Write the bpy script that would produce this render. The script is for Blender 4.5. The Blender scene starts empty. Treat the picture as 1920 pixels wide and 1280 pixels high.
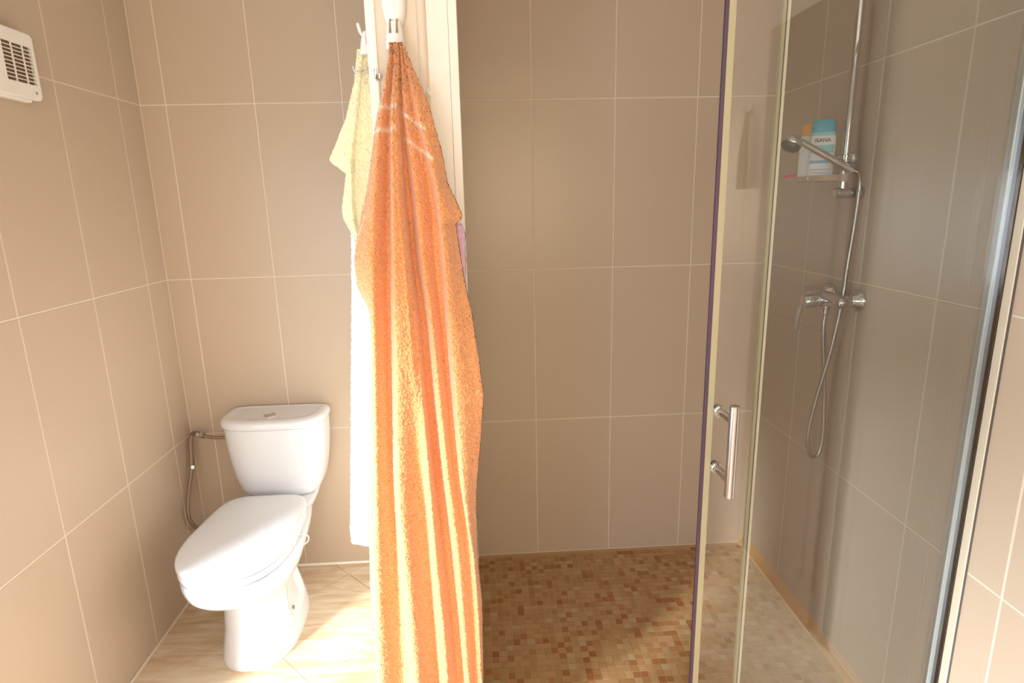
import bpy, bmesh, math, random
import numpy as np
from mathutils import Vector, Matrix

scene = bpy.context.scene
col = scene.collection
random.seed(7)
rng = np.random.default_rng(7)
PI = math.pi

# ------------------------------------------------------------------ camera
XL, XR, D, H = -1.1427, 1.0906, 2.2474, 1.4477
cam_d = bpy.data.cameras.new('camera')
cam = bpy.data.objects.new('camera', cam_d)
col.objects.link(cam)
cam_d.sensor_width = 36
cam_d.lens = 36 * 1123.02 / 1920
cam_d.clip_start = .01
yaw, pitch, roll = .0502, .2316, -.0235
rx = Vector((math.cos(yaw), -math.sin(yaw), 0))
fw = Vector((math.sin(yaw) * math.cos(pitch), math.cos(yaw) * math.cos(pitch), -math.sin(pitch)))
up = rx.cross(fw)
cr, sr = math.cos(roll), math.sin(roll)
ix = rx * cr + up * sr
iy = up * cr - rx * sr
m = Matrix((ix, iy, -fw)).transposed().to_4x4()
m.translation = (0, 0, H)
cam.matrix_world = m
scene.camera = cam

# ------------------------------------------------------------------ light
scene.view_settings.view_transform = 'Standard'
scene.view_settings.look = 'None'
scene.view_settings.gamma = 1
scene.view_settings.use_curve_mapping = False
scene.view_settings.exposure = 0.0
world = bpy.data.worlds.new('sky')
scene.world = world
world.use_nodes = True
bg = world.node_tree.nodes['Background']
bg.inputs[0].default_value = (.80, .90, 1, 1)
bg.inputs[1].default_value = 1.0

sun_d = bpy.data.lights.new('sun', 'SUN')
sun_d.energy = 15
sun_d.angle = math.radians(12)
sun_d.color = (.92, .97, 1)
sun = bpy.data.objects.new('sun', sun_d)
col.objects.link(sun)
sun.rotation_euler = Vector((.63, .77, -.45)).to_track_quat('-Z', 'Y').to_euler()

def area(name, loc, direction, sx, sy, power, colour=(1, 1, 1)):
    d = bpy.data.lights.new(name, 'AREA')
    d.shape = 'RECTANGLE'
    d.size, d.size_y, d.energy, d.color = sx, sy, power, colour
    o = bpy.data.objects.new(name, d)
    col.objects.link(o)
    o.location = loc
    o.rotation_euler = Vector(direction).to_track_quat('-Z', 'Z').to_euler()
    return o

WY0, WY1, WZ0, WZ1 = -.34, 1.20, .12, 1.95        # glazed opening in the left wall
area('window_daylight', (XL + .005, (WY0 + WY1) / 2, (WZ0 + WZ1) / 2), (1, 0, 0), WY1 - WY0 - .1, WZ1 - WZ0 - .1, 9.5, (.70, .90, 1))
RX0, RX1, RZ0, RZ1 = -.25, 1.02, .95, 2.05         # unseen opening behind the camera, placed to light the partition
area('rear_warm_fill', ((RX0 + RX1) / 2, -2.39, (RZ0 + RZ1) / 2), (0, 1, 0), RX1 - RX0 - .1, RZ1 - RZ0 - .1, 27, (1, .80, .50))  # added fill lamp, tinted warm to bring brown into the shower

area('right_wall_fill', (XL + .005, -1.9, 1.2), (1, 0, 0), .7, 2.0, 66, (.74, .86, 1))  # added fill lamp that brightens the right wall near the camera

# ------------------------------------------------------------------ helpers
def mat(name, colour, rough=.5, metal=0., **kw):
    M = bpy.data.materials.new(name)
    M.use_nodes = True
    b = M.node_tree.nodes['Principled BSDF']
    b.inputs['Base Color'].default_value = (*[srgb(c) for c in colour], 1)
    b.inputs['Roughness'].default_value = rough
    b.inputs['Metallic'].default_value = metal
    for k, v in kw.items():
        b.inputs[k.replace('_', ' ')].default_value = v
    return M

def srgb(c):
    c /= 255.
    return c / 12.92 if c < .04045 else ((c + .055) / 1.055) ** 2.4

def noise_bump(M, scale=300, strength=.1, dist=.001, kind='ShaderNodeTexNoise', colmix=None):
    nt = M.node_tree
    b = nt.nodes['Principled BSDF']
    tc = nt.nodes.new('ShaderNodeTexCoord')
    n = nt.nodes.new(kind)
    n.inputs['Scale'].default_value = scale
    nt.links.new(tc.outputs['Object'], n.inputs['Vector'])
    bp = nt.nodes.new('ShaderNodeBump')
    bp.inputs['Strength'].default_value = strength
    bp.inputs['Distance'].default_value = dist
    out = n.outputs['Distance'] if kind.endswith('Voronoi') else n.outputs['Fac']
    nt.links.new(out, bp.inputs['Height'])
    nt.links.new(bp.outputs['Normal'], b.inputs['Normal'])
    if colmix:
        mx = nt.nodes.new('ShaderNodeMix')
        mx.data_type = 'RGBA'
        a, c = colmix
        mx.inputs['A'].default_value = (*[srgb(v) for v in a], 1)
        mx.inputs['B'].default_value = (*[srgb(v) for v in c], 1)
        nt.links.new(out, mx.inputs['Factor'])
        nt.links.new(mx.outputs['Result'], b.inputs['Base Color'])
    return M

def glass_mat(name, tint=(.93, .97, .95), boost=.0):
    M = bpy.data.materials.new(name)
    M.use_nodes = True
    nt = M.node_tree
    nt.nodes.clear()
    out = nt.nodes.new('ShaderNodeOutputMaterial')
    tr = nt.nodes.new('ShaderNodeBsdfTransparent'); tr.inputs[0].default_value = (*tint, 1)
    gl = nt.nodes.new('ShaderNodeBsdfGlossy'); gl.inputs['Roughness'].default_value = .0
    lw = nt.nodes.new('ShaderNodeLayerWeight'); lw.inputs['Blend'].default_value = .5
    pw = nt.nodes.new('ShaderNodeMath'); pw.operation = 'POWER'; pw.inputs[1].default_value = 4.5
    ma = nt.nodes.new('ShaderNodeMath'); ma.operation = 'MULTIPLY_ADD'
    ma.inputs[1].default_value = .95; ma.inputs[2].default_value = .045 + boost
    mx = nt.nodes.new('ShaderNodeMixShader')
    nt.links.new(lw.outputs['Facing'], pw.inputs[0])
    nt.links.new(pw.outputs[0], ma.inputs[0])
    nt.links.new(ma.outputs[0], mx.inputs[0])
    nt.links.new(tr.outputs[0], mx.inputs[1])
    nt.links.new(gl.outputs[0], mx.inputs[2])
    nt.links.new(mx.outputs[0], out.inputs[0])
    return M

class MB:
    def __init__(s): s.v, s.f, s.mi = [], [], []
    def add(s, V, F, mi=0):
        o = len(s.v)
        s.v += [tuple(v) for v in V]
        s.f += [tuple(i + o for i in f) for f in F]
        s.mi += [mi] * len(F)
        return s
    def box(s, x0, x1, y0, y1, z0, z1, mi=0):
        V = [(x, y, z) for z in (z0, z1) for y in (y0, y1) for x in (x0, x1)]
        F = [(0, 2, 3, 1), (4, 5, 7, 6), (0, 1, 5, 4), (2, 6, 7, 3), (0, 4, 6, 2), (1, 3, 7, 5)]
        return s.add(V, F, mi)
    def loft(s, rings, cap=True, closed=True, mi=0):
        n = len(rings[0]); V = [p for r in rings for p in r]; F = []
        for i in range(len(rings) - 1):
            for j in range(n if closed else n - 1):
                k = (j + 1) % n
                F.append((i * n + j, i * n + k, (i + 1) * n + k, (i + 1) * n + j))
        if cap:
            F.append(tuple(reversed(range(n)))); F.append(tuple(range((len(rings) - 1) * n, len(rings) * n)))
        return s.add(V, F, mi)
    def tube(s, pts, r, n=14, mi=0, smooth=True):
        P = [Vector(p) for p in pts]
        if smooth and len(P) > 2: P = catmull(P, 6)
        rs = [r(i / (len(P) - 1)) for i in range(len(P))] if callable(r) else [r] * len(P)
        T = [(P[min(i + 1, len(P) - 1)] - P[max(i - 1, 0)]).normalized() for i in range(len(P))]
        u = T[0].orthogonal().normalized(); rings = []
        for p, t, rr in zip(P, T, rs):
            u = (u - t * u.dot(t)).normalized(); w = t.cross(u)
            rings.append([p + (u * math.cos(2 * PI * k / n) + w * math.sin(2 * PI * k / n)) * rr for k in range(n)])
        return s.loft(rings, mi=mi)
    def lathe(s, origin, axis, prof, n=28, mi=0):        # prof: (distance along the axis, radius)
        o = Vector(origin); a = Vector(axis).normalized(); u = a.orthogonal().normalized(); w = a.cross(u)
        rings = [[o + a * t + (u * math.cos(2 * PI * k / n) + w * math.sin(2 * PI * k / n)) * max(r, .0002) for k in range(n)] for t, r in prof]
        return s.loft(rings, mi=mi)
    def mesh(s, name, mats, smooth=False, bevel=0, sharp=35):
        me = bpy.data.meshes.new(name)
        me.from_pydata(s.v, [], s.f)
        for mm in (mats if isinstance(mats, (list, tuple)) else [mats]): me.materials.append(mm)
        if len(me.materials) > 1: me.polygons.foreach_set('material_index', s.mi)
        bm = bmesh.new(); bm.from_mesh(me)
        bmesh.ops.recalc_face_normals(bm, faces=bm.faces)
        if bevel: bmesh.ops.bevel(bm, geom=bm.edges, offset=bevel, segments=2 if bevel > .0012 else 1, affect='EDGES', profile=.6)
        bm.to_mesh(me); bm.free()
        if smooth:
            me.polygons.foreach_set('use_smooth', [True] * len(me.polygons))
            me.set_sharp_from_angle(angle=math.radians(sharp))
        return me
    def build(s, name, mats, parent=None, **kw):
        return link(name, s.mesh(name, mats, **kw), parent)

def catmull(P, k):
    out = []
    for i in range(len(P) - 1):
        a, b, c, d = P[max(i - 1, 0)], P[i], P[i + 1], P[min(i + 2, len(P) - 1)]
        for j in range(k):
            t = j / k
            out.append(.5 * ((2 * b) + (c - a) * t + (2 * a - 5 * b + 4 * c - d) * t * t + (3 * b - a - 3 * c + d) * t ** 3))
    return out + [P[-1]]

def link(name, me, parent=None, loc=None):
    o = bpy.data.objects.new(name, me)
    col.objects.link(o)
    if parent: o.parent = parent
    if loc: o.location = loc
    return o

def tag(o, label, cat, group=None):
    o['label'] = label; o['category'] = cat
    if group: o['group'] = group
    return o

def thing(name, label, cat, loc, group=None, rotz=0):
    o = link(name, None, loc=loc); o.rotation_euler.z = rotz
    return tag(o, label, cat, group)

def structure(o):
    o['kind'] = 'structure'; return o

def shift(mb, d):
    mb.v = [(x - d[0], y - d[1], z - d[2]) for x, y, z in mb.v]; return mb

# ------------------------------------------------------------------ materials
M = {}
M['tile'] = noise_bump(mat('wall_tile', (198, 178, 158), .3), 55, .02, .002)
M['tile_b'] = noise_bump(mat('wall_tile_b', (203, 179, 154), .33), 55, .02, .002)
M['grout'] = mat('grout', (228, 212, 196), .8)
M['plaster'] = mat('white_plaster', (238, 234, 228), .8)
M['cream'] = mat('cream_board', (236, 228, 216), .4)
M['beige'] = mat('beige_board', (222, 205, 186), .5)
M['strip'] = mat('white_strip', (246, 240, 230), .4)
M['ceramic'] = mat('white_ceramic', (226, 227, 233), .12, Coat_Weight=.5, Coat_Roughness=.04)
M['seat'] = mat('white_seat_plastic', (226, 228, 234), .2)
M['chrome'] = mat('chrome', (214, 214, 218), .08, 1)
M['steel'] = mat('satin_steel', (206, 204, 204), .25, 1)
M['hose'] = noise_bump(mat('shower_hose', (190, 186, 182), .28, 1), 900, .4, .0006)
M['braid'] = noise_bump(mat('braided_hose', (158, 138, 122), .4, .8), 700, .8, .001, 'ShaderNodeTexVoronoi')
M['white'] = mat('white_plastic', (240, 236, 230), .35)
M['dark'] = mat('dark_hole', (58, 46, 38), .7)
M['brownhole'] = mat('vent_inside', (150, 122, 96), .8)
M['bolt'] = mat('bolt_cap', (150, 128, 116), .5)
M['alu'] = mat('white_blue_aluminium', (200, 214, 222), .3, .6)
M['seal_dark'] = mat('magnetic_seal', (84, 62, 80), .45)
M['seal_pale'] = mat('pale_seal', (196, 184, 150), .35, 0, Alpha=.75)
M['pale_alu'] = mat('pale_profile', (216, 204, 184), .4)
M['channel'] = mat('dark_chrome_channel', (120, 112, 108), .12, 1)
M['line'] = mat('dark_line', (90, 84, 80), .6)
M['glass'] = glass_mat('clear_glass', (.965, .975, .965), .03)
M['window_glass'] = glass_mat('window_glass', (.98, .98, .98))
M['pink'] = mat('pink_plastic', (226, 70, 120), .4)
M['dish'] = mat('clear_plastic_dish', (226, 196, 170), .3, 0, Alpha=.7)
M['teal'] = mat('teal_cap', (70, 170, 196), .35)
M['teal_print'] = mat('teal_print', (150, 212, 224), .4)
M['blue_print'] = mat('blue_print', (126, 180, 214), .4)
M['grey_print'] = mat('grey_print', (196, 198, 214), .5)
M['ink'] = mat('dark_print', (44, 48, 66), .5)
M['bottle'] = mat('bottle_white', (238, 236, 234), .35)
M['amber'] = mat('amber_cap', (232, 160, 40), .35)
M['black_rubber'] = mat('shower_face', (84, 80, 86), .5)
M['head_grey'] = mat('grey_face', (70, 66, 74), .4)

def terry(name, base, dark, sc=330, bump=.75):
    T = mat(name, base, .95)
    nt = T.node_tree; b = nt.nodes['Principled BSDF']
    b.inputs['Sheen Weight'].default_value = .5
    b.inputs['Sheen Roughness'].default_value = .5
    tc = nt.nodes.new('ShaderNodeTexCoord')
    vo = nt.nodes.new('ShaderNodeTexVoronoi'); vo.inputs['Scale'].default_value = sc
    nt.links.new(tc.outputs['Object'], vo.inputs['Vector'])
    bp = nt.nodes.new('ShaderNodeBump'); bp.inputs['Strength'].default_value = bump; bp.inputs['Distance'].default_value = .0022; bp.invert = True
    nt.links.new(vo.outputs['Distance'], bp.inputs['Height'])
    nt.links.new(bp.outputs['Normal'], b.inputs['Normal'])
    at = nt.nodes.new('ShaderNodeAttribute'); at.attribute_name = 'band'
    rp = nt.nodes.new('ShaderNodeMix'); rp.data_type = 'RGBA'
    rp.inputs['A'].default_value = (*[srgb(v) for v in base], 1)
    rp.inputs['B'].default_value = (*[srgb(v) for v in dark], 1)
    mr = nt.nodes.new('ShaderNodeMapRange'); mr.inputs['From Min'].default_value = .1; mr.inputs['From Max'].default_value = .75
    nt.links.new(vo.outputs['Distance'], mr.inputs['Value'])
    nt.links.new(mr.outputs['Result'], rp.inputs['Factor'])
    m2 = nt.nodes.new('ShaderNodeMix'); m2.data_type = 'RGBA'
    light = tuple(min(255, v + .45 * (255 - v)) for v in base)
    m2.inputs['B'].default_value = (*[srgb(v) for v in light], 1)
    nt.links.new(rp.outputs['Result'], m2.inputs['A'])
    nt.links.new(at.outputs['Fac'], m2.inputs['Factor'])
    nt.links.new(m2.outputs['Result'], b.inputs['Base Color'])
    return T
M['orange'] = terry('orange_terry', (250, 188, 132), (240, 150, 88))
M['yellow'] = terry('yellow_terry', (255, 247, 216), (252, 238, 190), 330, .35)
M['whitet'] = terry('white_terry', (250, 248, 242), (232, 228, 218))
M['lilac'] = terry('lilac_terry', (242, 204, 232), (228, 184, 218), 250, .4)

def floor_tile_mat():
    T = mat('floor_tile', (226, 203, 172), .3)
    nt = T.node_tree; b = nt.nodes['Principled BSDF']
    tc = nt.nodes.new('ShaderNodeTexCoord'); mp = nt.nodes.new('ShaderNodeMapping')
    mp.inputs['Rotation'].default_value = (0, 0, math.radians(-38)); mp.inputs['Scale'].default_value = (3.5, 22, 1)
    n = nt.nodes.new('ShaderNodeTexNoise'); n.inputs['Scale'].default_value = 1; n.inputs['Detail'].default_value = 6
    n.inputs['Distortion'].default_value = 1.2
    r = nt.nodes.new('ShaderNodeValToRGB')
    r.color_ramp.elements[0].position = .34; r.color_ramp.elements[0].color = (*[srgb(v) for v in (206, 176, 138)], 1)
    r.color_ramp.elements[1].position = .66; r.color_ramp.elements[1].color = (*[srgb(v) for v in (230, 214, 192)], 1)
    nt.links.new(tc.outputs['Object'], mp.inputs[0]); nt.links.new(mp.outputs[0], n.inputs['Vector'])
    nt.links.new(n.outputs['Fac'], r.inputs[0]); nt.links.new(r.outputs[0], b.inputs['Base Color'])
    return T
M['floor'] = floor_tile_mat()
MOS = [(186, 148, 104), (180, 140, 96), (192, 154, 110), (176, 130, 84), (166, 112, 68), (192, 166, 126), (160, 102, 60)]
MOSW = [.27, .22, .2, .12, .08, .07, .04]
MM = [mat('mosaic_%s' % n, c, .35) for n, c in zip(('sand', 'tan', 'honey', 'ochre', 'rust', 'straw', 'brown'), MOS)]
M['mosgrout'] = mat('mosaic_grout', (200, 166, 128), .8)
M['skirt'] = mat('ochre_skirting', (214, 164, 106), .4)

# ------------------------------------------------------------------ setting
CH = 2.45
YR = -2.4
T_ = .0012     # how far a tile face stands proud of the wall's own surface (the joints are that deep)
fl = structure(MB().box(XL - .1, XR + .1, YR - .1, D + .1, -.1, -.0025).build('floor', M['grout']))
structure(MB().box(XL - .1, XR + .1, YR - .1, D + .1, CH, CH + .1).build('ceiling', M['plaster']))
wb = structure(MB().box(XL - .1, XR + .1, D + T_, D + .1, -.006, CH).build('wall_back', M['grout']))
wr = structure(MB().box(XR + T_, XR + .1, YR, D + T_, -.006, CH).build('wall_right', M['grout']))
lb = MB()
VY0, VY1, VZ1 = -2.3, -1.5, 2.3  # unseen opening added to let sun onto the near right wall
lb.box(XL - .1, XL - T_, WY1, D + T_, -.006, CH).box(XL - .1, XL - T_, VY1, WY0, -.006, CH).box(XL - .1, XL - T_, YR, VY0, -.006, CH)
lb.box(XL - .1, XL - T_, VY0, VY1, -.006, WZ0).box(XL - .1, XL - T_, VY0, VY1, VZ1, CH)
lb.box(XL - .1, XL - T_, WY0, WY1, -.006, WZ0).box(XL - .1, XL - T_, WY0, WY1, WZ1, CH)
wl = structure(lb.build('wall_left', M['grout']))
rb = MB().box(XL - .1, RX0, YR - .1, YR, -.006, CH).box(RX1, XR + .1, YR - .1, YR, -.006, CH)
rb.box(RX0, RX1, YR - .1, YR, -.006, RZ0).box(RX0, RX1, YR - .1, YR, RZ1, CH)
structure(rb.build('wall_rear', M['plaster']))

# wall tiles, 30 x 60 portrait
G = .0021
ROWS = [0] + [.5922 + .6 * k for k in range(4)]
ROWS = [z for z in ROWS if z < CH] + [CH]
W = .299
def cuts(lo, hi, c0):
    k = math.ceil((lo + .004 - c0) / W); c = [lo]
    while c0 + k * W < hi - .004: c.append(c0 + k * W); k += 1
    return c + [hi]
cache = {}
def tile(parent, axis, a0, a1, z0, z1, where):
    key = (axis, round(a1 - a0, 4), round(z1 - z0, 4)); 
    if key not in cache:
        w, h = (a1 - a0) / 2 - G, (z1 - z0) / 2 - G
        b = MB()
        if axis == 'y': b.box(-w, w, 0, T_ + .006, -h, h)
        elif axis == 'xr': b.box(0, T_ + .006, -w, w, -h, h)
        else: b.box(-T_ - .006, 0, -w, w, -h, h)
        cache[key] = b.mesh('tile', M['tile'], bevel=.0009)
    c, z = (a0 + a1) / 2, (z0 + z1) / 2
    loc = (c, where, z) if axis == 'y' else (where, c, z)
    link('tile', cache[key], parent, loc)
PX0, PX1, PY = -.19, -.055, 1.2          # partition
for z0, z1 in zip(ROWS, ROWS[1:]):
    for xs in (cuts(XL, PX0, -1.0572), cuts(PX1, XR, .2025)):
        for a, b in zip(xs, xs[1:]): tile(wb, 'y', a, b, z0, z1, D)
    ys = cuts(YR, D, 1.6616)
    for a, b in zip(ys, ys[1:]): tile(wr, 'xr', a, b, z0, z1, XR)
    ys = cuts(WY1 + .03, D, 2.1171)
    for a, b in zip(ys, ys[1:]): tile(wl, 'xl', a, b, z0, z1, XL)

# floor tiles laid on the diagonal
def clip(poly, axis, val, keep_less):
    out = []
    for i in range(len(poly)):
        p, q = poly[i], poly[(i + 1) % len(poly)]
        ip = (p[axis] <= val) == keep_less or p[axis] == val
        iq = (q[axis] <= val) == keep_less or q[axis] == val
        if ip: out.append(p)
        if ip != iq:
            t = (val - p[axis]) / (q[axis] - p[axis])
            out.append(tuple(p[k] + t * (q[k] - p[k]) for k in (0, 1)))
    return out
S = .40
c45 = math.sqrt(.5)
ox, oy = -.71, 1.74
for (bx0, bx1, by0, by1) in ((XL + .003, PX0 - .001, PY, D - .003), (XL + .003, XR - .003, YR, PY - .002)):
    for i in range(-14, 15):
        for j in range(-14, 15):
            q = [(i * S, j * S), ((i + 1) * S - .003, j * S), ((i + 1) * S - .003, (j + 1) * S - .003), (i * S, (j + 1) * S - .003)]
            q = [(ox + (a + b + .2) * c45, oy + (b - a - .2) * c45) for a, b in q]
            for ax, v, k in ((0, bx0, False), (0, bx1, True), (1, by0, False), (1, by1, True)):
                q = clip(q, ax, v, k)
                if len(q) < 3: break
            if len(q) < 3: continue
            area_ = abs(sum(q[k][0] * q[(k + 1) % len(q)][1] - q[(k + 1) % len(q)][0] * q[k][1] for k in range(len(q)))) / 2
            if area_ < .0008: continue
            MB().loft([[(x, y, -.006) for x, y in q], [(x, y, 0) for x, y in q]]).build('floor_tile', M['floor'], fl)

# shower mosaic: the nearest squares one by one, the rest as one field
P_ = .0243
small = [MB().box(-P_ / 2 + .0011, P_ / 2 - .0011, -P_ / 2 + .0011, P_ / 2 - .0011, -.006, 0).mesh('mosaic_tile', mm) for mm in MM]
rest = MB(); single = 0
y = PY + .03
cells = []
while y < D - .002:
    x = PX1 + .001
    while x < XR - .03:
        cells.append((x + P_ / 2, y + P_ / 2)); x += P_
    y += P_
cells = [c for c in cells if c[1] < D - P_ / 2]
rank = sorted(cells, key=lambda c: (c[1] < 1.585 or c[0] > .5 or c[0] < -.035, c[1]))
chosen = set(rank[:300])
for c in cells:
    k = random.choices(range(len(MM)), MOSW)[0]
    if c in chosen:
        link('mosaic_tile', small[k], fl, (c[0], c[1], random.uniform(-.0004, .0003)))
    else:
        h = P_ / 2 - .0011; dz = random.uniform(-.0004, .0003)
        rest.box(c[0] - h, c[0] + h, c[1] - h, c[1] + h, -.006, dz, k)
r_ = rest.build('mosaic_field', MM, fl); r_['kind'] = 'stuff'
MB().box(PX1, XR, PY + .028, D, -.0062, -.0012).build('mosaic_grout', M['mosgrout'], fl)

# trims
structure(MB().add([(XR - .03, 1.24, -.001), (XR, 1.24, -.001), (XR, 1.24, .034), (XR - .03, D, -.001), (XR, D, -.001), (XR, D, .034), (XR - .026, 1.24, .004), (XR - .026, D, .004)],
    [(0, 1, 2, 6), (3, 7, 5, 4), (0, 6, 7, 3), (6, 2, 5, 7), (1, 4, 5, 2), (0, 3, 4, 1)]).build('baseboard_right', M['skirt']))
structure(MB().tube([(XL, D - .004, .001), (PX0, D - .004, .001)], .006, 8, smooth=False).build('trim_1', M['strip']))
structure(MB().tube([(XL + .003, 1.2, .001), (XL + .003, D, .001)], .005, 8, smooth=False).build('trim_2', M['grout']))
structure(MB().box(PX0 + .1, XR, PY - .004, PY + .028, -.006, .004).build('trim_3', M['pale_alu'], bevel=.001))

# partition between the toilet and the shower
part = structure(MB().box(PX0, PX1, PY + .012, D, -.006, CH).build('wall_middle', M['cream']))
MB().box(PX0 + .016, -.096, PY + .002, PY + .012, 0, CH).build('end_panel', M['beige'], part)
MB().box(PX0 - .002, PX0 + .016, PY - .003, PY + .014, 0, CH).build('corner_strip', M['strip'], part, bevel=.003)
MB().tube([(-.091, PY + .006, 0), (-.091, PY + .006, CH)], .010, 18, smooth=False).build('round_bead', M['beige'], part, smooth=True)
MB().box(-.084, -.0432, PY + .002, PY + .020, 0, CH).build('front_board', M['cream'], part, bevel=.0006)
MB().box(-.0428, -.0265, PY + .001, PY + .020, 0, CH).build('edge_board', M['cream'], part, bevel=.001)

# door added on the right wall, unseen, to darken the glass reflection
dr = structure(MB().box(XR - .022, XR - .001, .05, .70, 0, 2.02).build('added_dark_door', mat('dark_wood', (112, 80, 58), .45), bevel=.002))
for a, b, c, d in ((.11, .64, 1.15, 1.92), (.11, .64, .15, 1.02)):
    MB().box(XR - .028, XR - .022, a, b, c, d).build('added_door_panel', mat('dark_wood_panel', (104, 74, 52), .45), dr, bevel=.003)

# windows (outside the frame: the first for daylight, two added as fill)
wf = MB()
for a, b, c, d in ((WY0, WY0 + .05, WZ0, WZ1), (WY1 - .05, WY1, WZ0, WZ1), (WY0 + .05, WY1 - .05, WZ0, WZ0 + .05), (WY0 + .05, WY1 - .05, WZ1 - .05, WZ1), (.62, .67, WZ0 + .05, WZ1 - .05)):
    wf.box(XL - .08, XL - .03, a, b, c, d)
w1 = structure(wf.build('window_1', M['white']))
MB().box(XL - .058, XL - .052, WY0 + .05, WY1 - .05, WZ0 + .05, WZ1 - .05).build('pane', M['window_glass'], w1)
wf = MB()
for a, b, c, d in ((VY0, VY0 + .04, WZ0, VZ1), (VY1 - .04, VY1, WZ0, VZ1), (VY0 + .04, VY1 - .04, WZ0, WZ0 + .04), (VY0 + .04, VY1 - .04, VZ1 - .04, VZ1)):
    wf.box(XL - .08, XL - .03, a, b, c, d)
w3 = structure(wf.build('added_side_window', M['white']))
MB().box(XL - .058, XL - .052, VY0 + .04, VY1 - .04, WZ0 + .04, VZ1 - .04).build('pane', M['window_glass'], w3)
wf = MB()
for a, b, c, d in ((RX0, RX0 + .05, RZ0, RZ1), (RX1 - .05, RX1, RZ0, RZ1), (RX0 + .05, RX1 - .05, RZ0, RZ0 + .05), (RX0 + .05, RX1 - .05, RZ1 - .05, RZ1)):
    wf.box(a, b, YR - .07, YR - .02, c, d)
w2 = structure(wf.build('added_rear_window', M['white']))
MB().box(RX0 + .05, RX1 - .05, YR - .048, YR - .042, RZ0 + .05, RZ1 - .05).build('pane', M['window_glass'], w2)

# fold lines of the hanging towels: (height, x) in metres
ORANGE= {'E0': [(1.72, -0.146), (1.629, -0.163), (1.576, -0.177), (1.495, -0.194), (1.459, -0.203), (1.393, -0.223), (1.345, -0.233), (1.295, -0.231), (1.255, -0.214), (1.234, -0.212), (1.13, -0.217), (1.021, -0.228), (0.79, -0.248), (0.666, -0.256), (0.427, -0.259), (0.256, -0.263)], 'R1': [(1.72, -0.142), (1.628, -0.155), (1.576, -0.165), (1.43, -0.184), (1.334, -0.193), (1.129, -0.204), (0.907, -0.218), (0.744, -0.228), (0.426, -0.244), (0.255, -0.252)], 'V1': [(1.72, -0.138), (1.576, -0.152), (1.429, -0.164), (1.233, -0.177), (1.02, -0.188), (0.906, -0.194), (0.743, -0.196), (0.584, -0.197), (0.422, -0.196), (0.251, -0.199)], 'R2': [(1.72, -0.134), (1.576, -0.142), (1.429, -0.148), (1.333, -0.153), (1.128, -0.161), (0.905, -0.173), (0.741, -0.17), (0.582, -0.166), (0.42, -0.163), (0.248, -0.164)], 'VB': [(1.72, -0.132), (1.575, -0.136), (1.429, -0.139), (1.332, -0.135), (1.127, -0.133), (0.926, -0.131), (0.739, -0.129), (0.579, -0.129), (0.417, -0.127), (0.245, -0.128)], 'RB': [(1.72, -0.13), (1.575, -0.132), (1.429, -0.132), (1.332, -0.128), (1.126, -0.12), (0.925, -0.114), (0.737, -0.11), (0.577, -0.103), (0.415, -0.101), (0.243, -0.101)], 'V2': [(1.72, -0.129), (1.645, -0.132), (1.581, -0.13), (1.475, -0.129), (1.334, -0.124), (1.236, -0.114), (1.07, -0.111), (0.901, -0.105), (0.737, -0.093), (0.576, -0.084), (0.414, -0.078), (0.241, -0.077)], 'R3': [(1.72, -0.127), (1.581, -0.118), (1.474, -0.108), (1.333, -0.103), (1.235, -0.094), (1.069, -0.086), (0.923, -0.078), (0.735, -0.065), (0.574, -0.061), (0.412, -0.056), (0.239, -0.055)], 'V3': [(1.72, -0.125), (1.58, -0.104), (1.474, -0.085), (1.389, -0.078), (1.235, -0.075), (1.025, -0.069), (0.899, -0.063), (0.81, -0.053), (0.733, -0.041), (0.573, -0.038), (0.41, -0.036), (0.237, -0.036)], 'R4': [(1.72, -0.123), (1.58, -0.093), (1.473, -0.07), (1.389, -0.065), (1.234, -0.059), (1.025, -0.051), (0.898, -0.048), (0.81, -0.042), (0.728, -0.033), (0.572, -0.03), (0.41, -0.03), (0.237, -0.031)], 'E1': [(1.72, -0.122), (1.645, -0.091), (1.61, -0.079), (1.529, -0.06), (1.483, -0.054), (1.424, -0.029), (1.415, -0.032), (1.407, -0.042), (1.309, -0.031), (1.238, -0.018), (1.143, -0.007), (1.072, -0.001), (0.955, -0.013), (0.862, -0.024), (0.709, -0.026), (0.612, -0.02), (0.41, -0.024), (0.237, -0.028)]}
YEL= {'E0': [(1.743, -0.226), (1.685, -0.237), (1.616, -0.26), (1.537, -0.301), (1.531, -0.298), (1.508, -0.269), (1.44, -0.284), (1.418, -0.283), (1.376, -0.262), (1.361, -0.257)], 'R': [(1.742, -0.213), (1.635, -0.232), (1.534, -0.251), (1.429, -0.258), (1.361, -0.248)], 'V': [(1.742, -0.224), (1.635, -0.244), (1.545, -0.266), (1.503, -0.267), (1.429, -0.271), (1.361, -0.252)]}
WH= {'E0': [(1.383, -0.28), (1.244, -0.29), (1.072, -0.306), (0.669, -0.342), (0.617, -0.349), (0.608, -0.345), (0.599, -0.324)]}

# ------------------------------------------------------------------ toilet
def outline(cx, hw, yf, yb, ym, nf, nb, N=72, taper=0.):
    out = []
    for k in range(N):
        a = 2 * PI * k / N; c, s = math.cos(a), math.sin(a)
        n = nb if s > 0 else nf
        x = math.copysign(abs(c) ** (2 / n), c); yy = math.copysign(abs(s) ** (2 / n), s)
        w = hw - (taper * yy if s > 0 else 0)
        out.append((cx + w * x, ym + yy * ((yb - ym) if s > 0 else (ym - yf))))
    return out

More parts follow.
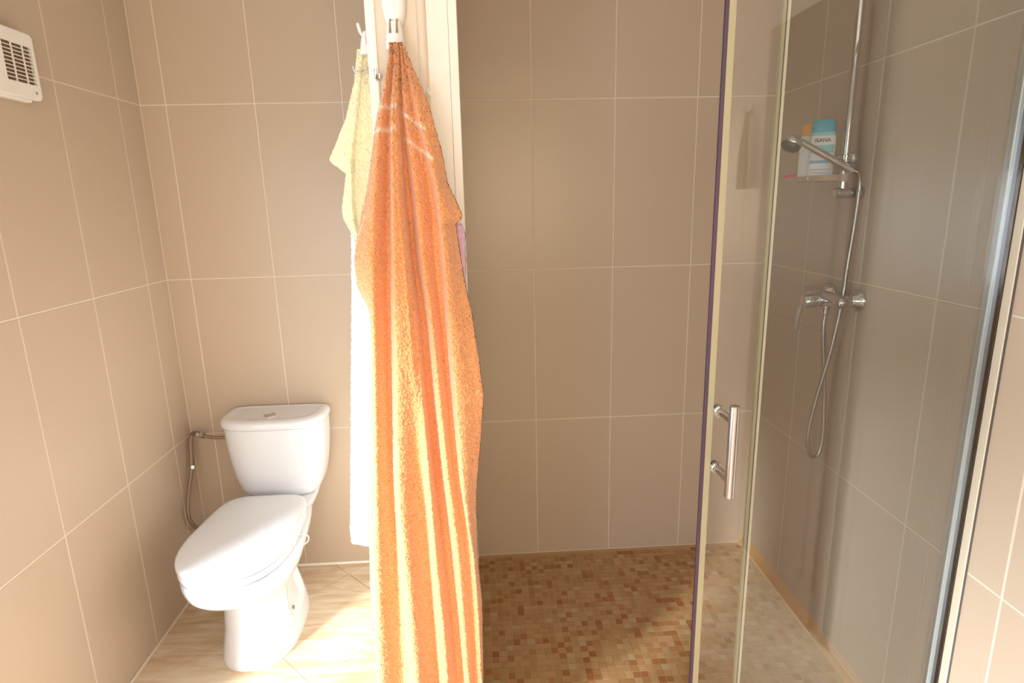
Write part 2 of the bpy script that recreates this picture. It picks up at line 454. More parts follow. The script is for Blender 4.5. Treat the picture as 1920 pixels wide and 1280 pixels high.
tx, ty = -.787, 2.22
toilet = thing('toilet', 'white ceramic toilet with closed lid standing in the tiled corner', 'toilet', (tx, ty, 0))
O3 = (tx, ty, 0)
K = [  # z, half width, front y, back y
 (0, .122, 1.670, 2.085), (.008, .123, 1.669, 2.085), (.05, .116, 1.678, 2.08), (.11, .106, 1.690, 2.06), (.17, .101, 1.696, 2.03),
 (.215, .102, 1.693, 2.01), (.24, .112, 1.672, 2.01), (.262, .132, 1.628, 2.02), (.29, .150, 1.580, 2.06), (.32, .163, 1.551, 2.12),
 (.35, .170, 1.538, 2.17), (.372, .171, 1.534, 2.19), (.381, .168, 1.537, 2.19)]
K = np.array(K); zz = np.linspace(0, .381, 64)
cols = [np.interp(zz, K[:, 0], K[:, i]) for i in (1, 2, 3)]
ker = np.array([1, 3, 4, 3, 1.]); ker /= ker.sum()
sm = []
for c in cols:
    p = np.pad(c, 2, mode='edge'); sm.append(np.convolve(p, ker, 'valid'))
rings = []
for z, hw, yf, yb in zip(zz, *sm):
    t = min(1, max(0, (z - .2) / .08))
    o = outline(tx, hw, yf, yb, yf + .45 * (yb - yf), 2.5, 3.2, 96, taper=.022 * t + .012)
    ring = []
    for x, yv in o:
        q = max(0, 1 - ((yv - 1.90) / .085) ** 4) * max(0, 1 - ((z - .145) / .075) ** 4)   # moulded recess in the side
        if abs(x - tx) > .04: x -= math.copysign(.016 * min(1, q * 2.2), x - tx)
        ring.append((x, yv, z))
    rings.append(ring)
top = rings[-1]
rings.append([(tx + (x - tx) * .9, 1.85 + (yv - 1.85) * .93, .384) for x, yv, z in top])
shift(MB().loft(rings), O3).build('bowl', M['ceramic'], toilet, smooth=True, sharp=60)
# shelf that carries the cistern
rr = [[(x, yv, z) for x, yv in outline(tx + .002, .135 - d, 1.99 + d, 2.225 - d * .3, 2.10, 5, 5, 48)] for z, d in ((.30, .045), (.33, .022), (.36, .006), (.381, 0), (.388, .004))]
shift(MB().loft(rr), O3).build('cistern_shelf', M['ceramic'], toilet, smooth=True, sharp=60)
def lidrings(levels):
    return [[(x, yv, z) for x, yv in outline(tx, .166 - d, 1.532 + d, 2.022 - d, 1.755, 2.25, 5.5, 96, taper=.018)] for z, d in levels]
st = MB().loft(lidrings(((.384, .012), (.387, .004), (.393, 0), (.404, 0), (.409, .003), (.4095, .012))))
shift(st, O3).build('seat', M['seat'], toilet, smooth=True, sharp=50)
lid = MB().loft(lidrings(((.4105, .012), (.411, .003), (.416, -.002), (.428, -.002), (.4335, .002), (.4365, .009), (.438, .02), (.4395, .05), (.4405, .09))))
shift(lid, O3).build('lid', M['seat'], toilet, smooth=True, sharp=50)
for s in (-1, 1):
    shift(MB().lathe((tx + s * .075 - .018, 2.005, .412), (1, 0, 0), [(0, .004), (.002, .012), (.034, .012), (.036, .004)], 20), O3).build('hinge', M['seat'], toilet, smooth=True)
shift(MB().tube([(tx + .150, 1.80, .372), (tx + .168, 1.812, .355), (tx + .182, 1.825, .358), (tx + .184, 1.83, .374), (tx + .17, 1.822, .386), (tx + .155, 1.815, .388)], .0022, 8), O3).build('side_clip', M['seat'], toilet, smooth=True)
shift(MB().lathe((tx + .082, 1.862, .085), (1, 0, 0), [(0, .006), (.0165, .0068), (.0175, .004)], 18), O3).build('bolt_cap', M['bolt'], toilet, smooth=True)

# cistern with its lid
CK = [(.386, .118, 2.100), (.392, .130, 2.090), (.405, .141, 2.079), (.43, .151, 2.070), (.48, .163, 2.060), (.54, .172, 2.054), (.60, .178, 2.050), (.668, .1805, 2.048)]
cx = -.779
cr_ = [[(x + (0.004 if False else 0), yv, z) for x, yv in outline(cx, hw, yf, 2.236, 2.165, 3.3, 9, 96)] for z, hw, yf in CK]
cis = shift(MB().loft(cr_), O3).build('cistern', M['ceramic'], toilet, smooth=True, sharp=60)
def cl(levels): return [[(x, yv, z) for x, yv in outline(cx, .187 - d, 2.040 + d, 2.238 - d * .5, 2.165, 3.3, 7, 96)] for z, d in levels]
cover = MB().loft(cl(((.669, .008), (.6705, .003), (.676, 0), (.690, 0), (.698, .004), (.7025, .012), (.704, .022), (.7035, .030), (.7015, .038), (.7010, .060))))
shift(cover, O3).build('cistern_lid', M['ceramic'], cis, smooth=True, sharp=60)
bt = MB().lathe((-.787, 2.122, .700), (0, 0, 1), [(0, .021), (.0035, .021), (.005, .019), (.0052, .0165), (.0042, .016), (.0055, .010), (.0055, 0)], 32)
shift(bt, O3).build('flush_button', M['steel'], cis, smooth=True)

# water supply hose of the toilet
hz = thing('supply_hose', 'braided steel water hose between the wall valve and the toilet cistern', 'hose', (-1.10, 2.2, 0))
HO = (-1.10, 2.2, 0)
hp = [(-1.055, 2.17, .612), (-1.085, 2.185, .618), (-1.11, 2.195, .612), (-1.120, 2.19, .585), (-1.119, 2.18, .54), (-1.119, 2.165, .48), (-1.121, 2.13, .42), (-1.122, 2.105, .37), (-1.121, 2.10, .31), (-1.112, 2.13, .255), (-1.10, 2.19, .215), (-1.095, 2.24, .21)]
shift(MB().tube(hp[:6], .0085), HO).build('braided_hose', M['braid'], hz, smooth=True)
shift(MB().tube(hp[5:], .0072), HO).build('thin_tube', M['braid'], hz, smooth=True)
shift(MB().lathe((-1.119, 2.170, .497), (0, -.2, -1), [(0, .0105), (.012, .0115), (.018, .0105), (.02, .008)], 6), HO).build('hose_nut', M['steel'], hz)
shift(MB().tube([(-.955, 2.165, .606), (-1.02, 2.167, .606), (-1.06, 2.172, .613)], .0062), HO).build('inlet_pipe', M['braid'], hz, smooth=True)
shift(MB().lathe((-1.058, 2.172, .613), (-1, .3, .1), [(0, .008), (.001, .0115), (.014, .0115), (.015, .009), (.022, .009), (.023, .0105), (.03, .0105)], 8), HO).build('hose_nut', M['steel'], hz)

# ------------------------------------------------------------------ ventilator on the left wall
vy0, vy1, vz0, vz1 = 1.545, 1.712, 1.722, 1.880
vent = thing('ventilator', 'square white wall ventilator with a slatted grille', 'ventilator', (XL, (vy0 + vy1) / 2, vz0))
VO = (XL, (vy0 + vy1) / 2, vz0)
vb = MB().box(XL + .001, XL + .020, vy0 + .012, vy1 - .022, vz0 - .006, vz1 - .010)
shift(vb, VO).build('body', M['white'], vent, bevel=.004)
gy0, gy1, gz0, gz1 = 1.600, 1.701, 1.757, 1.848
vf = MB()
X0, X1 = XL + .020, XL + .034
def rrect(y0, y1, z0, z1, r, x, n=6):
    out = []
    for cy, cz, a0 in ((y1 - r, z1 - r, 0), (y0 + r, z1 - r, 90), (y0 + r, z0 + r, 180), (y1 - r, z0 + r, 270)):
        for k in range(n + 1):
            a = math.radians(a0 + 90 * k / n); out.append((x, cy + r * math.cos(a), cz + r * math.sin(a)))
    return out
outer = [rrect(vy0, vy1, vz0, vz1, .012, X0), rrect(vy0, vy1, vz0, vz1, .012, X1 - .003), rrect(vy0 + .003, vy1 - .003, vz0 + .003, vz1 - .003, .010, X1)]
inner = [rrect(gy0, gy1, gz0, gz1, .002, X1), rrect(gy0, gy1, gz0, gz1, .002, X0)]
vf.loft(outer + inner + [outer[0]], cap=False)
shift(vf, VO).build('front_frame', M['white'], vent, smooth=True, sharp=40)
shift(MB().box(X0 + .002, X0 + .005, gy0, gy1, gz0, gz1), VO).build('dark_backing', M['brownhole'], vent)
NS = 10
for k in range(NS + 1):
    z = gz0 + (gz1 - gz0) * k / NS
    s_ = MB().add([(X0 + .006, gy0, z + .000), (X1 - .001, gy0, z - .0017), (X1 - .001, gy0, z + .0005), (X0 + .006, gy0, z + .002),
                   (X0 + .006, gy1, z + .000), (X1 - .001, gy1, z - .0017), (X1 - .001, gy1, z + .0005), (X0 + .006, gy1, z + .002)],
                  [(0, 1, 2, 3), (4, 7, 6, 5), (0, 4, 5, 1), (1, 5, 6, 2), (2, 6, 7, 3), (3, 7, 4, 0)])
    shift(s_, VO).build('slat', M['white'], vent)
for yv in (gy0 + .033, gy0 + .070):
    shift(MB().box(X1 - .004, X1 - .0005, yv - .001, yv + .001, gz0, gz1), VO).build('upright_bar', M['white'], vent)
shift(MB().lathe((X1 - .001, 1.690, 1.739), (1, 0, 0), [(0, .004), (.0015, .004), (.002, .003)], 16), VO).build('screw', M['steel'], vent, smooth=True)

# ------------------------------------------------------------------ towels
def hang(name, tracks, depths, zt, zb, yfun, thick, material, label, cat, group=None, rows=420, cols_=110, amp=.0009, fold=1., bands=(), yback=None, hemwave=None):
    """a closed, folded cloth: tracks are (height, x) polylines of folds from the left edge to the right edge"""
    P = []
    names = list(tracks)
    zs = np.linspace(zt, zb, rows)
    ctrl = []
    for n in names:
        a = np.array(sorted(tracks[n])); ctrl.append(np.interp(zs, a[:, 0], a[:, 1]))
    ctrl = np.array(ctrl)
    # smooth inner folds along the height
    k = np.ones(25) / 25
    for i in range(1, len(names) - 1):
        ctrl[i] = np.convolve(np.pad(ctrl[i], 12, mode='edge'), k, 'valid')
    nF = cols_
    X = np.zeros((rows, nF)); DD = np.zeros((rows, nF))
    for r in range(rows):
        c = ctrl[:, r].copy()
        for i in range(1, len(c)): c[i] = max(c[i], c[i - 1] + .0008)
        c = c - max(0, c[-1] - ctrl[-1, r])
        xs = np.linspace(c[0], c[-1], nF)
        d = np.array([np.interp(zs[r], [q[0] for q in sorted(dd)], [q[1] for q in sorted(dd)]) if isinstance(dd, (list, tuple)) else dd for dd in depths])
        j = np.clip(np.searchsorted(c, xs) - 1, 0, len(c) - 2)
        t = np.clip((xs - c[j]) / (c[j + 1] - c[j]), 0, 1)
        t = (1 - np.cos(t * PI)) / 2
        w = c[-1] - c[0]
        sc = min(1, w / .16) * fold
        X[r] = xs; DD[r] = (d[j] * (1 - t) + d[j + 1] * t) * sc
        e = np.minimum(np.arange(nF), np.arange(nF)[::-1]) / 7.
        DD[r] += -.010 * (1 - np.sqrt(np.clip(1 - (1 - np.clip(e, 0, 1)) ** 2, 0, 1)))
    nb = 24
    V = []; band = []
    n = nF + nb
    for r in range(rows):
        yb = yfun(zs[r]); s = yb / yfun(zb) if False else 1
        x = X[r]; yv = yb - DD[r]
        jit = rng.normal(0, amp, (nF, 3))
        for i in range(nF):
            V.append((x[i] + jit[i, 0] * .6, yv[i] + jit[i, 1], zs[r] + jit[i, 2] * .5))
            b = 0.
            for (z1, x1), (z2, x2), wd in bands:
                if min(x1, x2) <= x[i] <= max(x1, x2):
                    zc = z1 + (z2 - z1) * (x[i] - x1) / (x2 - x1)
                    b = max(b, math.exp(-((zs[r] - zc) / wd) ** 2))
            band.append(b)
        w = x[-1] - x[0]
        for i in range(nb):
            t = (i + 1) / (nb + 1)
            xb = x[-1] + (x[0] - x[-1]) * t
            V.append((xb, yb + thick * min(1, w / .12) * math.sin(t * PI) ** .5 * (1 + .15 * math.sin(t * 19)) + rng.normal(0, amp * .5), zs[r])); band.append(0)
    F = []
    for r in range(rows - 1):
        for i in range(n):
            k2 = (i + 1) % n
            F.append((r * n + i, r * n + k2, (r + 1) * n + k2, (r + 1) * n + i))
    for base, flip in ((0, True), ((rows - 1) * n, False)):
        c = len(V); ring = np.array(V[base:base + n]).mean(0); V.append(tuple(ring)); band.append(0)
        for i in range(n):
            k2 = (i + 1) % n
            F.append((c, base + k2, base + i) if flip else (c, base + i, base + k2))
    me = bpy.data.meshes.new(name)
    me.from_pydata(V, [], F); me.materials.append(material)
    at = me.attributes.new('band', 'FLOAT', 'POINT'); at.data.foreach_set('value', band)
    me.polygons.foreach_set('use_smooth', [True] * len(F))
    o = link(name, me)
    return tag(o, label, cat, group)

def track_y(z, z0=1.58, z1=1.72, a=1.115, b=1.158):
    t = min(1, max(0, (z - z0) / (z1 - z0))); return a + (b - a) * t * t * (3 - 2 * t)
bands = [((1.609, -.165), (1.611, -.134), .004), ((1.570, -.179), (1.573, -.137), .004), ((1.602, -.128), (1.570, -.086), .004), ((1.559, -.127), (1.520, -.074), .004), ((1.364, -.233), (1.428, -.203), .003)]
dO = [-.006, .026, -.012, .034, [(2, .030), (1.15, .027), (.85, -.010), (.2, -.016)], [(2, .014), (1.15, .014), (.85, .022), (.2, .022)], -.030, [(2, .012), (1.4, .012), (.2, .008)], [(2, -.006), (1.3, -.022), (.6, -.028), (.2, -.03)], [(2, .012), (1.4, .028), (.75, .02), (.2, -.008)], -.008]
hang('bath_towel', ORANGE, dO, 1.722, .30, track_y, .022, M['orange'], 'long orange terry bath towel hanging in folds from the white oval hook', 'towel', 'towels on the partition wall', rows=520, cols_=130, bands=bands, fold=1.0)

yt = dict(YEL); yt['V2'] = [(1.75, -.206), (1.6, -.21), (1.37, -.225)]; yt['E1'] = [(1.75, -.194), (1.37, -.193)]
hang('hand_towel', yt, [-.004, [(1.75, .012), (1.5, .004), (1.3, .01)], .022, -.012, .0] if False else [-.006, .020, -.006, -.012, .006],
     1.742, 1.372, lambda z: 1.285, .02, M['yellow'], 'pale yellow terry hand towel bunched on a hook left of the orange towel', 'towel', 'towels on the partition wall', rows=150, cols_=60)
wt = {'E0': WH['E0'], 'R': [(1.7, -.235), (1.36, -.245), (.6, -.285)], 'V': [(1.7, -.225), (1.36, -.225), (.6, -.25)], 'R2': [(1.7, -.21), (1.36, -.21), (.6, -.225)], 'E1': [(1.7, -.194), (1.3, -.194), (.6, -.194)]}
wt['E0'] = [(1.70, -.235), (1.5, -.262)] + [q for q in WH['E0'] if q[0] > .63]
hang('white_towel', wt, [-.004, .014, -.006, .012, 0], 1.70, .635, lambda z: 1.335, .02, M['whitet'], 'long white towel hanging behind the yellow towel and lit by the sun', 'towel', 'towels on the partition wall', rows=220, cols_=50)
lt = {'E0': [(1.42, -.075), (.6, -.079)], 'R': [(1.42, -.060), (.6, -.062)], 'V': [(1.42, -.05), (.6, -.052)], 'E1': [(1.42, -.040), (1.39, -.0265), (1.27, -.030), (.9, -.0305), (.66, -.029)]}
hang('lilac_towel', lt, [0, .005, -.002, .001], 1.405, .66, lambda z: 1.182, .012, M['lilac'], 'lilac pink towel edge showing right of and behind the orange towel', 'towel', 'towels on the partition wall', rows=140, cols_=30)

# ------------------------------------------------------------------ hooks
hk = thing('adhesive_hook', 'large white oval adhesive hook holding the orange towel', 'hook', (-.139, PY, 1.80), 'hooks on the partition wall')
HK = (-.139, PY, 1.80)
el = [[(-.1385 + .0215 * s * math.cos(a) * (1 - .12 * max(0, -math.sin(a))), PY + .001 - d, 1.793 + .046 * s * math.sin(a)) for a in [2 * PI * k / 40 for k in range(40)]] for d, s in ((0, 1), (.006, 1), (.012, .93), (.016, .75), (.018, .4), (.0185, .05))]
shift(MB().loft(el), HK).build('hook_plate', M['white'], hk, smooth=True, sharp=60)
cp = [[(-.1385 + w * math.cos(a), PY - .018 + dd * math.sin(a), z) for a in [2 * PI * k / 28 for k in range(28)]] for z, w, dd in ((1.716, .0165, .016), (1.722, .017, .017), (1.738, .0155, .015), (1.752, .0145, .012), (1.762, .012, .008))]
shift(MB().loft(cp), HK).build('towel_clip', M['white'], hk, smooth=True, sharp=60)
for xx in (-.1445, -.1325):
    shift(MB().add([(xx - .0022, PY - .034, 1.741), (xx + .0022, PY - .034, 1.741), (xx + .0012, PY - .024, 1.766), (xx - .0012, PY - .024, 1.766),
                    (xx - .0022, PY - .024, 1.741), (xx + .0022, PY - .024, 1.741), (xx + .0012, PY - .014, 1.766), (xx - .0012, PY - .014, 1.766)],
                   [(0, 1, 2, 3), (4, 7, 6, 5), (0, 4, 5, 1), (1, 5, 6, 2), (2, 6, 7, 3), (3, 7, 4, 0)]), HK).build('prong', M['bolt'], hk)
hk2 = thing('clip_hook', 'small white clip hook holding the yellow towel', 'hook', (PX0, 1.285, 1.76), 'hooks on the partition wall')
H2 = (PX0, 1.285, 1.76)
shift(MB().loft([[(-.206 + w * math.cos(a), 1.283 + dd * math.sin(a), z) for a in [2 * PI * k / 20 for k in range(20)]] for z, w, dd in ((1.730, .0145, .012), (1.742, .0125, .012), (1.752, .011, .011), (1.762, .009, .009), (1.772, .005, .006))]), H2).build('towel_clip', M['white'], hk2, smooth=True, sharp=60)
shift(MB().tube([(-.211, 1.280, 1.764), (-.216, 1.279, 1.772), (-.2185, 1.279, 1.782), (-.2195, 1.279, 1.786)], lambda t: .0033 - .0012 * abs(t - .5)), H2).build('hook_arm', M['white'], hk2, smooth=True)
shift(MB().box(-.2035, -.2010, 1.268, 1.272, 1.746, 1.769), H2).build('prong', M['bolt'], hk2)
shift(MB().box(-.204, PX0 + .0005, 1.279, 1.289, 1.752, 1.775), H2).build('hook_plate', M['white'], hk2, bevel=.002)
def small_hook(base, axis, label):
    b = Vector(base); a = Vector(axis)
    o = thing('small_hook', label, 'hook', base, 'hooks on the partition wall')
    t = MB().lathe((0, 0, 0), a, [(0, .008), (.002, .008), (.003, .004)], 16).tube([a * .002, a * .012 + Vector((0, -.008, -.006)), a * .034 + Vector((0, -.006, -.012)), a * .040 + Vector((0, -.006, -.002))], .0022, 10)
    t.build('hook_arm', M['chrome'], o, smooth=True); return o
small_hook((PX0 - .0005, 1.26, 1.706), (-1, 0, 0), 'small chrome hook sticking out left of the yellow towel')
h3 = thing('small_hook', 'small chrome hook beside the left edge of the orange towel', 'hook', (-.176, PY, 1.676), 'hooks on the partition wall')
MB().lathe((0, 0, 0), (0, -1, 0), [(0, .006), (.002, .006), (.003, .003)], 14).tube([(0, -.002, 0), (0, -.012, -.008), (0, -.022, -.004), (0, -.024, .008)], .0026, 10).build('hook_arm', M['chrome'], h3, smooth=True)
h4 = thing('peg_hook', 'small white peg hook right of the orange towel', 'hook', (-.086, 1.196, 1.648), 'hooks on the partition wall')
MB().lathe((0, 0, 0), (1, 0, 0), [(0, .006), (.002, .006), (.003, .003)], 14).tube([(0, 0, 0), (.001, -.01, -.001), (.003, -.02, -.006), (.006, -.025, -.009)], .0026, 10).build('hook_arm', M['white'], h4, smooth=True)
# ------------------------------------------------------------------ sliding shower door
DX0, DY = .464, 1.168
door = thing('shower_door', 'clear glass sliding shower door with a chrome bar handle', 'shower door', (.78, DY, 0))
DO = (.78, DY, 0)
shift(MB().box(DX0 + .0142, 1.050, DY - .003, DY + .003, .012, 1.90), DO).build('glass_pane', M['glass'], door)
shift(MB().box(DX0 - .006, DX0 + .001, DY - .004, DY + .004, .010, 1.90), DO).build('magnetic_seal', M['seal_dark'], door, bevel=.001)
shift(MB().box(DX0 + .001, DX0 + .014, DY - .0035, DY + .0035, .010, 1.90), DO).build('edge_profile', M['seal_pale'], door)
bar = MB().lathe((.492, 1.095, .846), (0, 0, 1), [(0, .009), (.001, .0102), (.196, .0102), (.197, .009)], 24)
shift(bar, DO)
hb = bar.build('handle', M['chrome'], door, smooth=True)
for z in (1.008, .880):
    s_ = MB().lathe((.489, DY - .003, z), (.04, -1, 0), [(-.012, .002), (-.012, .011), (-.0062, .0115), (-.006, .004), (-.0001, .004), (0, .0125), (.008, .0125), (.010, .0095), (.052, .0085), (.070, .0085)], 24)
    shift(s_, DO).build('standoff', M['chrome'], hb, smooth=True)
for x in (.60, .95):
    shift(MB().lathe((x, DY - .004, 1.915), (0, 1, 0), [(0, .02), (.004, .024), (.012, .024), (.014, .02)], 24).box(x - .012, x + .012, DY + .003, DY + .008, 1.86, 1.915), DO).build('roller', M['chrome'], door, smooth=True)
FX0, FY = .5815, 1.203
fix = thing('fixed_glass_panel', 'fixed clear glass shower panel set in the right wall profile', 'glass panel', (.85, FY, 0))
FO = (.85, FY, 0)
shift(MB().box(FX0 + .0142, XR - .0185, FY - .003, FY + .003, .006, 1.90), FO).build('glass_pane', M['glass'], fix)
shift(MB().box(FX0, FX0 + .0060, FY - .005, FY + .005, .006, 1.90), FO).build('edge_profile', M['seal_pale'], fix)
shift(MB().box(FX0 + .0060, FX0 + .0072, FY - .007, FY + .006, .006, 1.90), FO).build('dark_joint', M['line'], fix)
shift(MB().box(FX0 + .0072, FX0 + .0140, FY - .005, FY + .005, .006, 1.90), FO).build('edge_profile', M['pale_alu'], fix)
shift(MB().box(XR - .018, XR - .001, FY - .005, FY + .010, .004, 1.93), FO).build('wall_profile', M['alu'], fix, bevel=.0015)
shift(MB().box(XR - .006, XR - .0005, FY - .045, FY - .024, .004, 1.93), FO).build('wall_strip', M['pale_alu'], fix, bevel=.001)
shift(MB().box(XR - .004, XR - .0005, FY - .0475, FY - .0452, .004, 1.93), FO).build('dark_joint', M['line'], fix)
shift(MB().box(XR - .0085, XR - .0005, FY - .0238, FY - .0052, .004, 1.93), FO).build('dark_channel', M['channel'], fix)
rail = tag(MB().box(PX1, XR - .010, DY + .011, DY + .025, 1.905, 1.94).build('door_rail', M['steel'], bevel=.002), 'straight steel rail above the sliding shower door', 'rail')

# ------------------------------------------------------------------ shower set
mx_ = thing('shower_mixer', 'chrome wall mounted shower mixer tap with a lever', 'mixer tap', (XR, 1.725, 1.135))
MO = (XR, 1.725, 1.135)
for yv in (1.65, 1.80):
    shift(MB().lathe((XR - .0005, yv, 1.143), (-1, 0, 0), [(0, .030), (.003, .032), (.010, .031), (.020, .024), (.028, .017), (.032, .016)], 32), MO).build('rosette', M['chrome'], mx_, smooth=True)
    shift(MB().lathe((XR - .031, yv, 1.143), (-1, 0, 0), [(0, .012), (.001, .017), (.014, .017), (.015, .013), (.035, .012)], 6), MO).build('coupling_nut', M['chrome'], mx_, bevel=.001)
bd = MB().lathe((1.030, 1.625, 1.140), (0, 1, 0), [(0, .004), (.003, .012), (.010, .017), (.03, .019), (.07, .0235), (.13, .0235), (.17, .019), (.19, .017), (.197, .012), (.2, .004)], 28)
shift(bd, MO).build('body', M['chrome'], mx_, smooth=True)
ctr = MB().lathe((1.028, 1.725, 1.138), (-1, 0, -.1), [(0, .022), (.025, .022), (.027, .0205), (.030, .0205), (.031, .0225), (.058, .021), (.066, .017), (.069, .008)], 28)
lv = shift(ctr, MO).build('lever', M['chrome'], mx_, smooth=True)
shift(MB().loft([[(x0 + a, 1.725 + b, z) for a, b in ((-.003, -.009), (.003, -.009), (.003, .009), (-.003, .009))] for x0, z in ((.962, 1.122), (.956, 1.108), (.952, 1.085), (.950, 1.052), (.952, 1.048))]), MO).build('lever_blade', M['chrome'], lv, smooth=True, sharp=50)
shift(MB().lathe((1.036, 1.725, 1.122), (0, 0, -1), [(0, .010), (.012, .010), (.013, .0115), (.028, .0105), (.034, .008)], 18), MO).build('hose_outlet', M['chrome'], mx_, smooth=True)

RXX, RYY = 1.034, 1.700
sr_ = thing('shower_rail', 'vertical chrome shower rail fixed to the right wall', 'shower rail', (XR, RYY, 1.445))
RO = (XR, RYY, 1.445)
shift(MB().lathe((RXX, RYY, 1.440), (0, 0, 1), [(0, .009), (.002, .0105), (.70, .0105), (.702, .009)], 24), RO).build('rail_tube', M['chrome'], sr_, smooth=True)
for z in (1.446, 2.12):
    shift(MB().lathe((XR - .0005, RYY, z), (-1, 0, 0), [(0, .018), (.003, .019), (.006, .0155), (.055, .0155), (.068, .0165), (.074, .015), (.076, .01)], 28), RO).build('wall_bracket', M['steel'], sr_, smooth=True)
sl = MB().lathe((RXX, RYY, 1.512), (0, 0, 1), [(0, .013), (.002, .017), (.036, .017), (.038, .013)], 28)
sl.tube([(RXX, RYY - .008, 1.534), (RXX + .008, RYY - .026, 1.538)], .009, 16, smooth=False)
sl.lathe((RXX + .006, RYY - .022, 1.538), (.35, -1, .15), [(0, .010), (.003, .0145), (.012, .0155), (.018, .012), (.021, .004)], 24)
sl.tube([(RXX, RYY, 1.53), (RXX - .018, RYY - .016, 1.522), (RXX - .02, RYY - .02, 1.520)], .010, 16)
shift(sl, RO).build('slider', M['chrome'], sr_, smooth=True)

hs = thing('hand_shower', 'chrome hand shower held sideways in the rail slider', 'hand shower', (1.035, 1.665, 1.51))
SO = (1.035, 1.665, 1.51)
A, B_ = Vector((1.040, 1.672, 1.506)), Vector((.892, 1.690, 1.589))
shift(MB().tube([A, A.lerp(B_, .33), A.lerp(B_, .34), A.lerp(B_, .7), B_], lambda t: .0115 - .003 * t, 20), SO).build('handle', M['chrome'], hs, smooth=True)
ax = Vector((.42, 0, .90)).normalized(); hc = Vector((.873, 1.692, 1.583))
hd = MB().lathe(hc, ax, [(-.004, .026), (0, .0275), (.006, .0265), (.014, .020), (.021, .012), (.024, .004)], 32)
hd.tube([B_, B_.lerp(hc + ax * .008, .6), hc + ax * .008], .009, 16)
hh = shift(hd, SO).build('shower_head', M['chrome'], hs, smooth=True)
shift(MB().lathe(hc - ax * .0035, -ax, [(0, .027), (.010, .0255), (.016, .019), (.018, .016), (.0185, 0.001)], 32), SO).build('spray_face', M['head_grey'], hh, smooth=True)
hosep = [(1.040, 1.672, 1.506), (1.056, 1.668, 1.500), (1.066, 1.672, 1.478), (1.068, 1.675, 1.44), (1.068, 1.68, 1.359), (1.060, 1.68, 1.238), (1.050, 1.672, 1.137), (1.037, 1.68, .99), (1.018, 1.70, .827), (1.010, 1.71, .718), (1.019, 1.715, .653), (1.042, 1.72, .628), (1.062, 1.725, .650), (1.066, 1.725, .728), (1.051, 1.725, .904), (1.035, 1.725, 1.04), (1.036, 1.725, 1.10)]
hose = tag(MB().tube(hosep, .0062, 12).build('shower_hose', M['hose'], smooth=True), 'silver flexible shower hose hanging in a loop below the mixer', 'hose')

ds = thing('soap_dish', 'clear plastic soap dish clamped to the shower rail', 'soap dish', (1.0, 1.76, 1.484))
DS = (1.0, 1.76, 1.484)
def dring(z, d): return [(x, yv, z) for x, yv in [(1.003 + (.044 - d) * math.copysign(abs(math.cos(a)) ** .6, math.cos(a)), 1.775 + (.082 - d) * math.copysign(abs(math.sin(a)) ** .6, math.sin(a))) for a in [2 * PI * k / 48 for k in range(48)]]]
shift(MB().loft([dring(1.479, .012), dring(1.481, .004), dring(1.496, 0), dring(1.496, .003), dring(1.4835, .007)]), DS).build('tray', M['dish'], ds, smooth=True, sharp=50)
shift(MB().lathe((RXX, RYY, 1.477), (0, 0, 1), [(0, .0145), (.022, .0145)], 24), DS).build('clamp', M['dish'], ds, smooth=True)

def bottle(name, label, x, y, z, hw, hd, h, rot, capm, prints):
    o = thing(name, label, 'bottle', (x, y, z), 'bottles on the soap dish', rot)
    def rg(zz, w, d): return [(w * math.copysign(abs(math.cos(a)) ** .7, math.cos(a)), d * math.copysign(abs(math.sin(a)) ** .7, math.sin(a)), zz) for a in [2 * PI * k / 40 for k in range(40)]]
    B = [(0, .90, .9), (.004, .97, .97), (.02, 1, 1), (h * .25, 1.0, 1.0), (h * .45, .97, .97), (h * .62, 1.0, .98), (h * .72, .97, .93), (h * .79, .90, .82), (h * .80, .86, .78)]
    MB().loft([rg(a, hw * b, hd * c) for a, b, c in B]).build('bottle_body', M['bottle'], o, smooth=True, sharp=60)
    MB().loft([rg(a, hw * b, hd * c) for a, b, c in ((h * .795, .88, .80), (h * .80, .90, .82), (h * .90, .88, .78), (h * .975, .84, .70), (h, .78, .62))]).build('cap', capm, o, smooth=True, sharp=60)
    for z0, z1, w, mm in prints:
        # thin printed band following the front curve
        V = []; F = []; n = 16
        for k in range(n + 1):
            a = math.radians(-90) + (k / n - .5) * 2 * w
            for zz in (z0, z1):
                u = np.interp(zz, [b[0] for b in B], [b[1] for b in B]); v = np.interp(zz, [b[0] for b in B], [b[2] for b in B])
                V.append((1.006 * hw * u * math.copysign(abs(math.cos(a)) ** .7, math.cos(a)), 1.012 * hd * v * math.copysign(abs(math.sin(a)) ** .7, math.sin(a)) - .0004, zz))
        for k in range(n): F.append((2 * k, 2 * k + 2, 2 * k + 3, 2 * k + 1))
        me = bpy.data.meshes.new('print'); me.from_pydata(V, [], F); me.materials.append(mm)
        link('print_band', me, o)
    return o
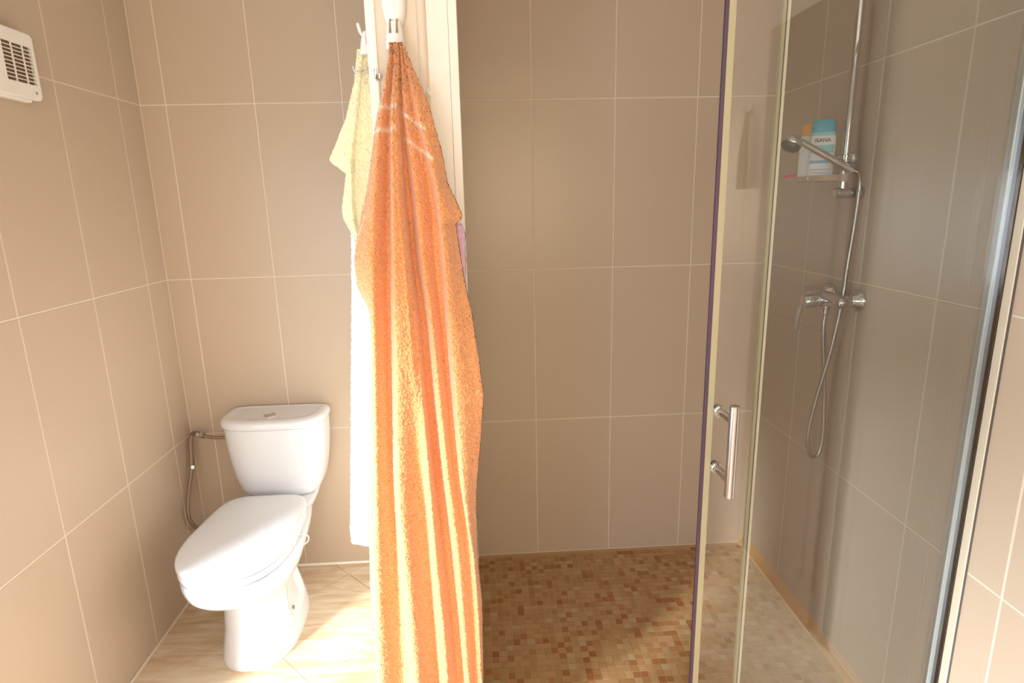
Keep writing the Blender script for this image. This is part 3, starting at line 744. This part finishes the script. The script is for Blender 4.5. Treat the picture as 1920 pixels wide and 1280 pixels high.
b1 = bottle('shampoo_bottle', 'white bottle with teal cap and dark lettering on the soap dish', .992, 1.748, 1.4842, .0345, .018, .165, math.radians(-29), M['teal'],
            [(.121, .131, 1.25, M['teal_print']), (.074, .096, .95, M['teal_print']), (.046, .054, .95, M['blue_print']), (.026, .031, .7, M['grey_print']), (.018, .022, .7, M['grey_print'])])
tc_ = bpy.data.curves.new('lettering', 'FONT'); tc_.body = 'ISANA'; tc_.size = .0145; tc_.align_x = 'CENTER'; tc_.extrude = .0003; tc_.offset = .00015
to = bpy.data.objects.new('lettering', tc_); col.objects.link(to)
me = bpy.data.meshes.new_from_object(to.evaluated_get(bpy.context.evaluated_depsgraph_get()))
bpy.data.objects.remove(to); me.materials.clear(); me.materials.append(M['ink'])
t_ = link('lettering', me, b1, (0, -.0192, .104)); t_.rotation_euler = (PI / 2, 0, 0)
bottle('lotion_bottle', 'white bottle with amber cap half hidden behind the teal capped bottle', .992, 1.812, 1.4842, .030, .017, .160, math.radians(-29), M['amber'], [])
rz_ = thing('razor', 'pink razor handle sticking out left of the soap dish', 'razor', (.97, 1.86, 1.499))
MB().tube([(.026, -.052, .003), (.018, -.02, .0035), (.004, .02, .002), (-.004, .045, .0)], .0042, 12).build('handle', M['pink'], rz_, smooth=True)
MB().box(.010, .042, -.060, -.052, -.001, .009).build('blade_head', M['pink'], rz_, bevel=.001)

# towel on the right wall near the camera, seen only mirrored in the door glass
rt = {'E0': [(1.76, 1.062), (1.6, 1.046), (1.47, 1.044)], 'R': [(1.76, 1.07), (1.47, 1.06)], 'V': [(1.76, 1.076), (1.47, 1.075)], 'E1': [(1.76, 1.084), (1.47, 1.088)]}
hang('guest_towel', rt, [0, .01, -.004, .0], 1.76, 1.47, lambda z: -.12, .03, M['yellow'], 'cream guest towel on the right wall, mirrored in the door glass', 'towel', rows=110, cols_=40)
gh = thing('wall_hook', 'white hook holding the cream guest towel on the right wall', 'hook', (XR, -.12, 1.77))
MB().box(-.004, -.0003, -.012, .012, -.02, .03).tube([(-.003, 0, 0), (-.018, 0, -.008), (-.030, 0, 0), (-.032, 0, .014)], .004, 10).build('hook_arm', M['white'], gh, smooth=True, sharp=40)
